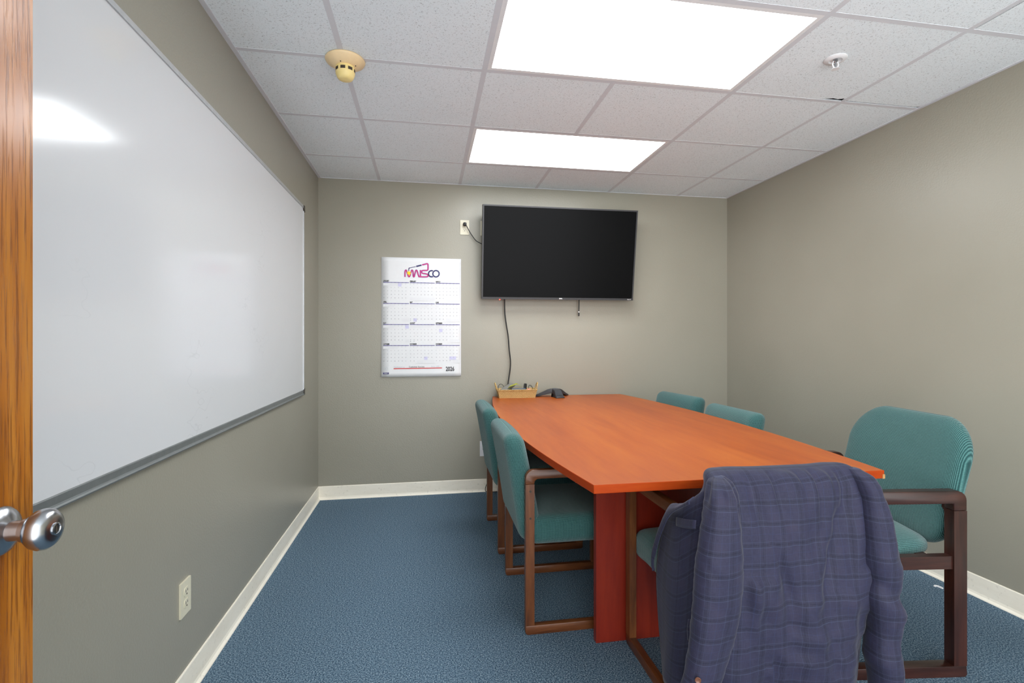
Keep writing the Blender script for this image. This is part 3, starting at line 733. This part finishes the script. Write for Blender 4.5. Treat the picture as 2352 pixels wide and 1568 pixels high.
keys = [
    [(.835, 1.46, .600), (.832, 1.462, .645), (.822, 1.464, .676), (.805, 1.464, .688), (.785, 1.464, .692), (.766, 1.468, .686), (.752, 1.480, .658), (.745, 1.528, .555), (.742, 1.549, .43), (.742, 1.536, .29), (.742, 1.505, .14)],
    sidecol(.835, .752, 1.415, .702, .722, 1.45, .15),
    sidecol(.850, .764, 1.365, .745, .725, 1.38, .16),
    [(.870, 1.405, .66), (.868, 1.408, .73), (.838, 1.402, .785), (.815, 1.378, .808), (.804, 1.346, .817), (.797, 1.315, .802), (.790, 1.300, .770), (.776, 1.294, .66), (.765, 1.295, .52), (.760, 1.30, .36), (.755, 1.31, .18)],
    backcol(.866, .02, .004, .835), backcol(.96, .01, -.004), backcol(1.045, 0, -.006), backcol(1.14, -.01, -.006), backcol(1.225, -.02, .002, 1.215),
    [(1.235, 1.405, .66), (1.237, 1.408, .73), (1.250, 1.400, .785), (1.262, 1.375, .808), (1.275, 1.345, .816), (1.288, 1.315, .802), (1.295, 1.302, .770), (1.288, 1.290, .66), (1.283, 1.292, .52), (1.276, 1.290, .36), (1.254, 1.290, .18)],
    sidecol(1.265, 1.345, 1.375, .742, 1.318, 1.39, .16), sidecol(1.275, 1.360, 1.43, .700, 1.330, 1.46, .15), sidecol(1.285, 1.362, 1.49, .69, 1.335, 1.53, .14)]
def bd(u, v, p):
    x, y, z = p
    back = max(0, min(1, (1.33 - y) / .03)); d = 0
    top = max(0, min(1, (z - .52) / .28)); low = max(0, min(1, (.60 - z) / .3))
    # gathers running down from the chair top
    for xc, wd, am, ln in ((.982, .012, .011, .22), (.968, .009, -.007, .24), (1.066, .010, .008, .10), (1.118, .012, .013, .20), (1.100, .010, -.008, .18), (1.168, .010, .011, .13), (1.208, .016, .015, .40), (.912, .018, .012, .50), (1.03, .03, -.010, .5), (1.15, .03, -.010, .55)):
        f = max(0, min(1, 1 - (.83 - z) / ln)); xx = x - (xc - .05 * (.82 - z) * (1 if xc < 1 else -1) * .4)
        d += am * f * math.exp(-(xx / wd) ** 2) * max(0, min(1, (1.335 - y) / .035))
    # shallow long folds and crumples across the waist
    d += back * (.034 * min(1, (.84 - z) / .15) * nz(x * 3.0, 2, z * .9, 3.2) + .010 * low * nz(x * 1.2, 7, z * 3.4 + x * .8, 7) + .005 * low * nz(x * 1.6, 3, z * 3.6 - x, 16))
    d += back * (.006 * nz(x * 2.2, 9, z * 1.6 + x * .9, 9) + .009 * min(1, max(0, .78 - z) / .2) * nz(x * 2.4 + .5 * z, 4, z * .5, 9))
    d += (1 - back) * .008 * nz(y * 2.4, 5, z * .8, 4.5)
    # drape lines from the shoulders towards the small of the back, and the hollow beside the left armhole
    w_ = max(0, min(1, (.77 - z) / .06)) * max(0, min(1, (z - .40) / .12))
    for x0, sl, am, wd in ((.905, .34, .011, .020), (.945, .30, -.010, .020), (1.205, -.30, .012, .020), (1.165, -.26, -.007, .022)):
        d += back * w_ * am * math.exp(-((x - x0 - sl * (.77 - z)) / wd) ** 2)
    d -= .018 * math.exp(-((x - .890) / .014) ** 2) * max(0, min(1, (.72 - z) / .05)) * max(0, min(1, (z - .36) / .12))
    for zc, am, wd, sl in ((.40, .010, .012, .10), (.372, -.010, .012, .06), (.335, .009, .012, -.08), (.30, -.009, .013, .12), (.46, -.007, .016, -.05)):
        d += back * am * math.exp(-((z + sl * (x - 1.05) - zc) / wd) ** 2) * max(0, 1 - abs(x - 1.10) / .15) * (.6 + nz(x, 1, z, 9))
    # centre vent
    if z < .345:
        xx = x - (.945 + .05 * (.345 - z)); d += -.016 * min(1, (.345 - z) / .06) * math.exp(-(xx / .007) ** 2) + .006 * min(1, (.345 - z) / .06) * math.exp(-((xx - .016) / .012) ** 2)
    if z > .55: d = max(d, -.005)
    return d
body = cloth('body', keys, 12, 9, bd, jk)
def sleeve(name, secs, parent, wr, nu=40, nv=9):
    """secs: (centre, half width x, half depth y, twist)"""
    C_ = crom([s[0] for s in secs], nv); A_ = crom([(s[1], s[2], s[3]) for s in secs], nv)
    bm = bmesh.new(); uvl = bm.loops.layers.uv.new('UVMap'); P = []; L = 0; Ls = []
    for j, (c, a) in enumerate(zip(C_, A_)):
        if j: L += (c - C_[j - 1]).length
        Ls.append(L); ring = []
        for i in range(nu):
            th = 2 * PI * i / nu; cx, cy = math.cos(th), math.sin(th)
            ex = math.copysign(abs(cx) ** .85, cx) * a.x; ey = math.copysign(abs(cy) ** .85, cy) * a.y
            x = ex * math.cos(a.z) - ey * math.sin(a.z); y = ex * math.sin(a.z) + ey * math.cos(a.z)
            n = Vector((x, y, 0)).normalized() if abs(x) + abs(y) > 1e-6 else Vector((0, 0, 0))
            q = c + Vector((x, y, 0)); ring.append(bm.verts.new(q + n * wr(th, L, q)))
        P.append(ring)
    for j in range(len(P) - 1):
        for i in range(nu):
            f = bm.faces.new((P[j][i], P[j + 1][i], P[j + 1][(i + 1) % nu], P[j][(i + 1) % nu]))
            for lp, (a, b) in zip(f.loops, ((i, j), (i, j + 1), (i + 1, j + 1), (i + 1, j))): lp[uvl].uv = (a / nu * .36, -Ls[b])
    bm.faces.new(P[0])
    me = bpy.data.meshes.new(name); bm.to_mesh(me); bm.free()
    o = link(name, me, M['plaid'], parent, 0)
    mo = o.modifiers.new('thickness', 'SOLIDIFY'); mo.thickness = .003; mo.offset = 0
    return o
def wl(th, L, q):
    d = .0045 * nz(q.x * 2, q.y * 2, q.z * .7, 9) + .003 * nz(q.x, q.y * 2, q.z * 2.6 + q.x * 2, 16)
    d += .006 * math.exp(-((L - .05) / .05) ** 2) * math.cos(5 * th + 1.2)
    if L < .3: d -= .008 * math.exp(-((th - 5.45) / .28) ** 2) * (1 - L / .3)
    return d
sl = sleeve('sleeve', [((.820, 1.318, .816), .014, .020, 0), ((.815, 1.298, .803), .028, .032, 0), ((.805, 1.274, .765), .039, .040, .1), ((.792, 1.258, .700), .052, .044, .15), ((.783, 1.25, .60), .068, .045, .2), ((.775, 1.248, .50), .071, .044, .25), ((.756, 1.247, .40), .066, .042, .25), ((.728, 1.246, .30), .055, .040, .25), ((.708, 1.247, .225), .050, .037, .25)], jk, wl)
def wr_(th, L, q):
    z = q.z
    d = .004 * nz(q.x * 2, q.y * 2, q.z * .7 + 4, 9) + .0035 * nz(q.x, q.y * 2, q.z * 2.4 - q.x * 2, 15)
    for zc, am, wd in ((.55, .004, .028), (.478, -.010, .022), (.435, .006, .026), (.345, -.007, .034), (.26, .004, .03)):
        d += am * math.exp(-((z + .55 * (q.x - 1.32) - zc) / wd) ** 2)
    return d
sr = sleeve('sleeve', [((1.268, 1.322, .818), .016, .020, 0), ((1.274, 1.302, .800), .026, .034, 0), ((1.282, 1.285, .755), .030, .040, 0), ((1.294, 1.275, .66), .041, .045, 0), ((1.308, 1.272, .54), .047, .046, 0), ((1.314, 1.272, .44), .045, .046, 0), ((1.315, 1.270, .34), .042, .046, 0), ((1.320, 1.27, .25), .039, .045, 0), ((1.333, 1.272, .17), .038, .044, 0)], jk, wr_)
# lapel folded out along the left front edge
lo = [(.735, 1.300, .768), (.740, 1.372, .725), (.742, 1.452, .695), (.734, 1.505, .610), (.730, 1.541, .530), (.733, 1.551, .485), (.737, 1.549, .45)]
li = [(.722, 1.300, .748), (.721, 1.372, .708), (.723, 1.425, .668), (.721, 1.470, .600), (.724, 1.515, .520), (.730, 1.540, .478), (.736, 1.546, .45)]
cloth('lapel', [li, [tuple((a + b) / 2 + (-.007 if k == 0 else 0) for k, (a, b) in enumerate(zip(p, q))) for p, q in zip(lo, li)], lo], 5, 6, lambda u, v, p: 0, jk)
pk = [[(.7395 - .004 * k, 1.430, .668 - .03 * j) for j in range(2)] for k in (0,)]
cloth('breast_pocket', [[(.731, 1.390, .680), (.730, 1.392, .667), (.731, 1.393, .654)], [(.729, 1.338, .693), (.728, 1.339, .680), (.729, 1.340, .667)], [(.733, 1.286, .708), (.732, 1.287, .695), (.733, 1.288, .683)]], 4, 3, lambda u, v, p: 0, jk, .004)
cloth('pocket_flap', [[(.731, 1.322, .416), (.728, 1.323, .388), (.730, 1.323, .356)], [(.742, 1.300, .420), (.739, 1.300, .390), (.741, 1.300, .359)], [(.756, 1.282, .424), (.753, 1.282, .392), (.755, 1.282, .362)]], 4, 4, lambda u, v, p: 0, jk, .004)
for k in range(2):
    b = obj('button', lathe([(0, 0), (.0075, 0), (.0080, .0014), (.0068, .0034), (.0052, .0022), (0, .0020)], 20, 'y'), M['gold'], sl, 40)
    b.location = (.692 - .004 * k, 1.2035, .327 - .022 * k); b.rotation_euler = (0, 0, PI - .40)
cloth('lining', [[(x, 1.30 + .004 * math.sin(x * 20), z) for z in (.58, .48, .36, .22)] for x in (.86, .95, 1.05, 1.14, 1.21)], 5, 5, lambda u, v, p: 0, jk, .002, M['lining'])

# ------------------------------------------------------------------ basket with its clutter, phone
bk = thing('wicker_basket', 'small woven straw basket with two loop handles at the far table end', 'basket', (.690, 3.862, TZ))
bk.rotation_euler = (0, 0, math.radians(-1.5))
bm = bmesh.new(); hx0, hy0, hx1, hy1, hh = .138, .058, .152, .070, .062
def shell(sgn, th):
    return [[(-hx, -hy, z), (hx, -hy, z), (hx, hy, z), (-hx, hy, z)] for hx, hy, z in ((hx0 - th, hy0 - th, th), (hx1 - th, hy1 - th, hh))]
o0, o1 = shell(1, 0); i0, i1 = shell(1, .005)
V = [[bm.verts.new(p) for p in L] for L in (o0, o1, i1, i0)]
for A, B in zip(V, V[1:]):
    for k in range(4): bm.faces.new((A[k], A[(k + 1) % 4], B[(k + 1) % 4], B[k]))
bm.faces.new(V[0][::-1]); bm.faces.new(V[3])
obj('woven_body', bm, M['wicker'], bk)
bm = bmesh.new(); rim = [(-hx1, -hy1, hh), (hx1, -hy1, hh), (hx1, hy1, hh), (-hx1, hy1, hh)]
for a, b in zip(rim, rim[1:] + rim[:1]): add_tube(bm, [a, b], .0042, 8)
obj('rim', bm, M['wicker'], bk, 60)
for s in (-1, 1): obj('handle', tube(crom([(s * .152, -.030, .058), (s * .160, -.027, .088), (s * .166, -.012, .108), (s * .167, 0, .112), (s * .166, .012, .108), (s * .160, .027, .088), (s * .152, .030, .058)], 5), .0046, 8), M['wicker'], bk, 60)
def item(name, label, cat, size, r, m, loc, rot, parent=None):
    o = obj(name, rbox(size, r, None, 6), m, None, 40); o.location = Vector((.690, 3.862, TZ)) + Vector(loc); o.rotation_euler = rot; return tag(o, label, cat)
item('remote_control', 'grey remote control lying tilted at the left in the basket', 'remote', (.046, .150, .016), .006, M['clear'], (-.066, .004, .076), (.30, .38, -.65))
o = item('remote_control', 'dark blue grey remote resting along the front rim of the basket', 'remote', (.112, .034, .018), .006, M['blue_grey'], (.010, -.044, .066), (.0, .0, .02))
o = item('remote_control', 'black remote standing up at the right in the basket', 'remote', (.024, .016, .110), .006, M['black'], (.066, -.006, .052), (-.1, .16, .3))
bm = bmesh.new(); pts = [(-.055, -.03, .004), (.0, -.036, .022), (.042, -.02, .006), (.045, .03, .002), (.004, .026, .026), (-.048, .03, .006), (-.075, -.028, -.012)]
v = [bm.verts.new(p) for p in pts]; bm.faces.new((v[0], v[1], v[4], v[5])); bm.faces.new((v[1], v[2], v[3], v[4])); bm.faces.new((v[6], v[0], v[5]))
bmesh.ops.solidify(bm, geom=bm.faces[:], thickness=.0012)
o = obj('folded_paper', bm, M['lime']); o.location = (.690, 3.858, TZ + .082); tag(o, 'folded yellow-green paper on top of the basket clutter', 'paper')
bm = tube(crom([(-.142, .01, .05), (-.140, .01, .085), (-.125, .005, .104), (-.105, 0, .094), (-.095, -.005, .062)], 6), .0018, 6)
o = obj('wire_loop', bm, M['rubber'], None, 60); o.location = (.690, 3.862, TZ); tag(o, 'thin dark wire loop rising at the left end of the basket', 'cable')
bm = tube(crom([(.092, -.01, .045), (.096, -.01, .085), (.108, 0, .092), (.125, .01, .080), (.134, .01, .048)], 6), .0022, 6)
o = obj('cable_loop', bm, M['rubber'], None, 60); o.location = (.690, 3.862, TZ); tag(o, 'dark cable loop at the right end of the basket', 'cable')
item('paper_scrap', 'pink scrap at the right front inside the basket', 'paper', (.030, .016, .022), .004, M['pink'], (.092, -.030, .056), (.2, .1, .4))
# filler the clutter rests on: a coiled cord at the bottom of the basket
bm = bmesh.new(); add_tube(bm, [(.10 * math.cos(a * .5) * (1 - .004 * a), .040 * math.sin(a * .5), .010 + .0006 * a) for a in range(30)], .005, 8)
o = obj('coiled_cord', bm, M['rubber'], None, 60); o.location = (.690, 3.862, TZ); tag(o, 'black coiled cord filling the bottom of the wicker basket', 'cable')

ph = thing('conference_phone', 'black three-legged conference phone on the table right of the basket', 'phone', (.995, 3.845, TZ))
def leg(a, L, w0_, w1_, name='arm'):
    bm = bmesh.new(); ca, sa = math.cos(a), math.sin(a); secs = []
    for s, w_, zt, zb in ((0, w0_, .062, .030), (.035, w0_, .062, .028), (.06, w0_ * .98, .055, .022), (L * .8, (w0_ + w1_) / 2, .022, .003), (L, w1_, .010, .0)):
        secs.append([bm.verts.new((ca * s - sa * q, sa * s + ca * q, z)) for q, z in ((-w_, zb), (w_, zb), (w_ * .86, zt), (-w_ * .86, zt))])
    for A, B in zip(secs, secs[1:]):
        for k in range(4): bm.faces.new((A[k], A[(k + 1) % 4], B[(k + 1) % 4], B[k]))
    bm.faces.new(secs[0]); bm.faces.new(secs[-1]); bmesh.ops.recalc_face_normals(bm, faces=bm.faces); bevel(bm, .004, 2, 25)
    return obj(name, bm, M['phone'], ph, 40)
leg(math.radians(-82), .115, .034, .038); leg(math.radians(163), .160, .030, .026); leg(math.radians(38), .150, .030, .026)
a = math.radians(-82); ca, sa = math.cos(a), math.sin(a)
bm = bmesh.new()
v = [bm.verts.new((ca * s - sa * q, sa * s + ca * q, z)) for s, q, z in ((.012, -.024, .0632), (.012, .024, .0632), (.058, .025, .0575), (.098, .028, .0215), (.098, -.028, .0215), (.058, -.025, .0575))]
bm.faces.new((v[0], v[1], v[2], v[5])); bm.faces.new((v[5], v[2], v[3], v[4])); bmesh.ops.solidify(bm, geom=bm.faces[:], thickness=.0015)
obj('keypad', bm, M['phone_top'], ph)
obj('speaker_grille', lathe([(0, .060), (.026, .060), (.024, .0645), (.012, .066), (0, .0662)], 24), M['phone_top'], ph, 40)
obj('foot', lathe([(0, 0), (.030, 0), (.026, .032), (0, .032)], 20), M['black'], ph, 40)

bm = bmesh.new(); pts = [(0, 0), (.009, .003), (.012, -.006), (.014, -.022), (.021, -.020), (.019, .004), (.008, .011), (-.003, .007)]
add_prism(bm, pts, 2, .0005, .006); o = obj('paper_scrap', bm, M['label']); o.location = (2.44, 2.07, 0); tag(o, 'tiny white scrap on the carpet near the right baseboard', 'paper')
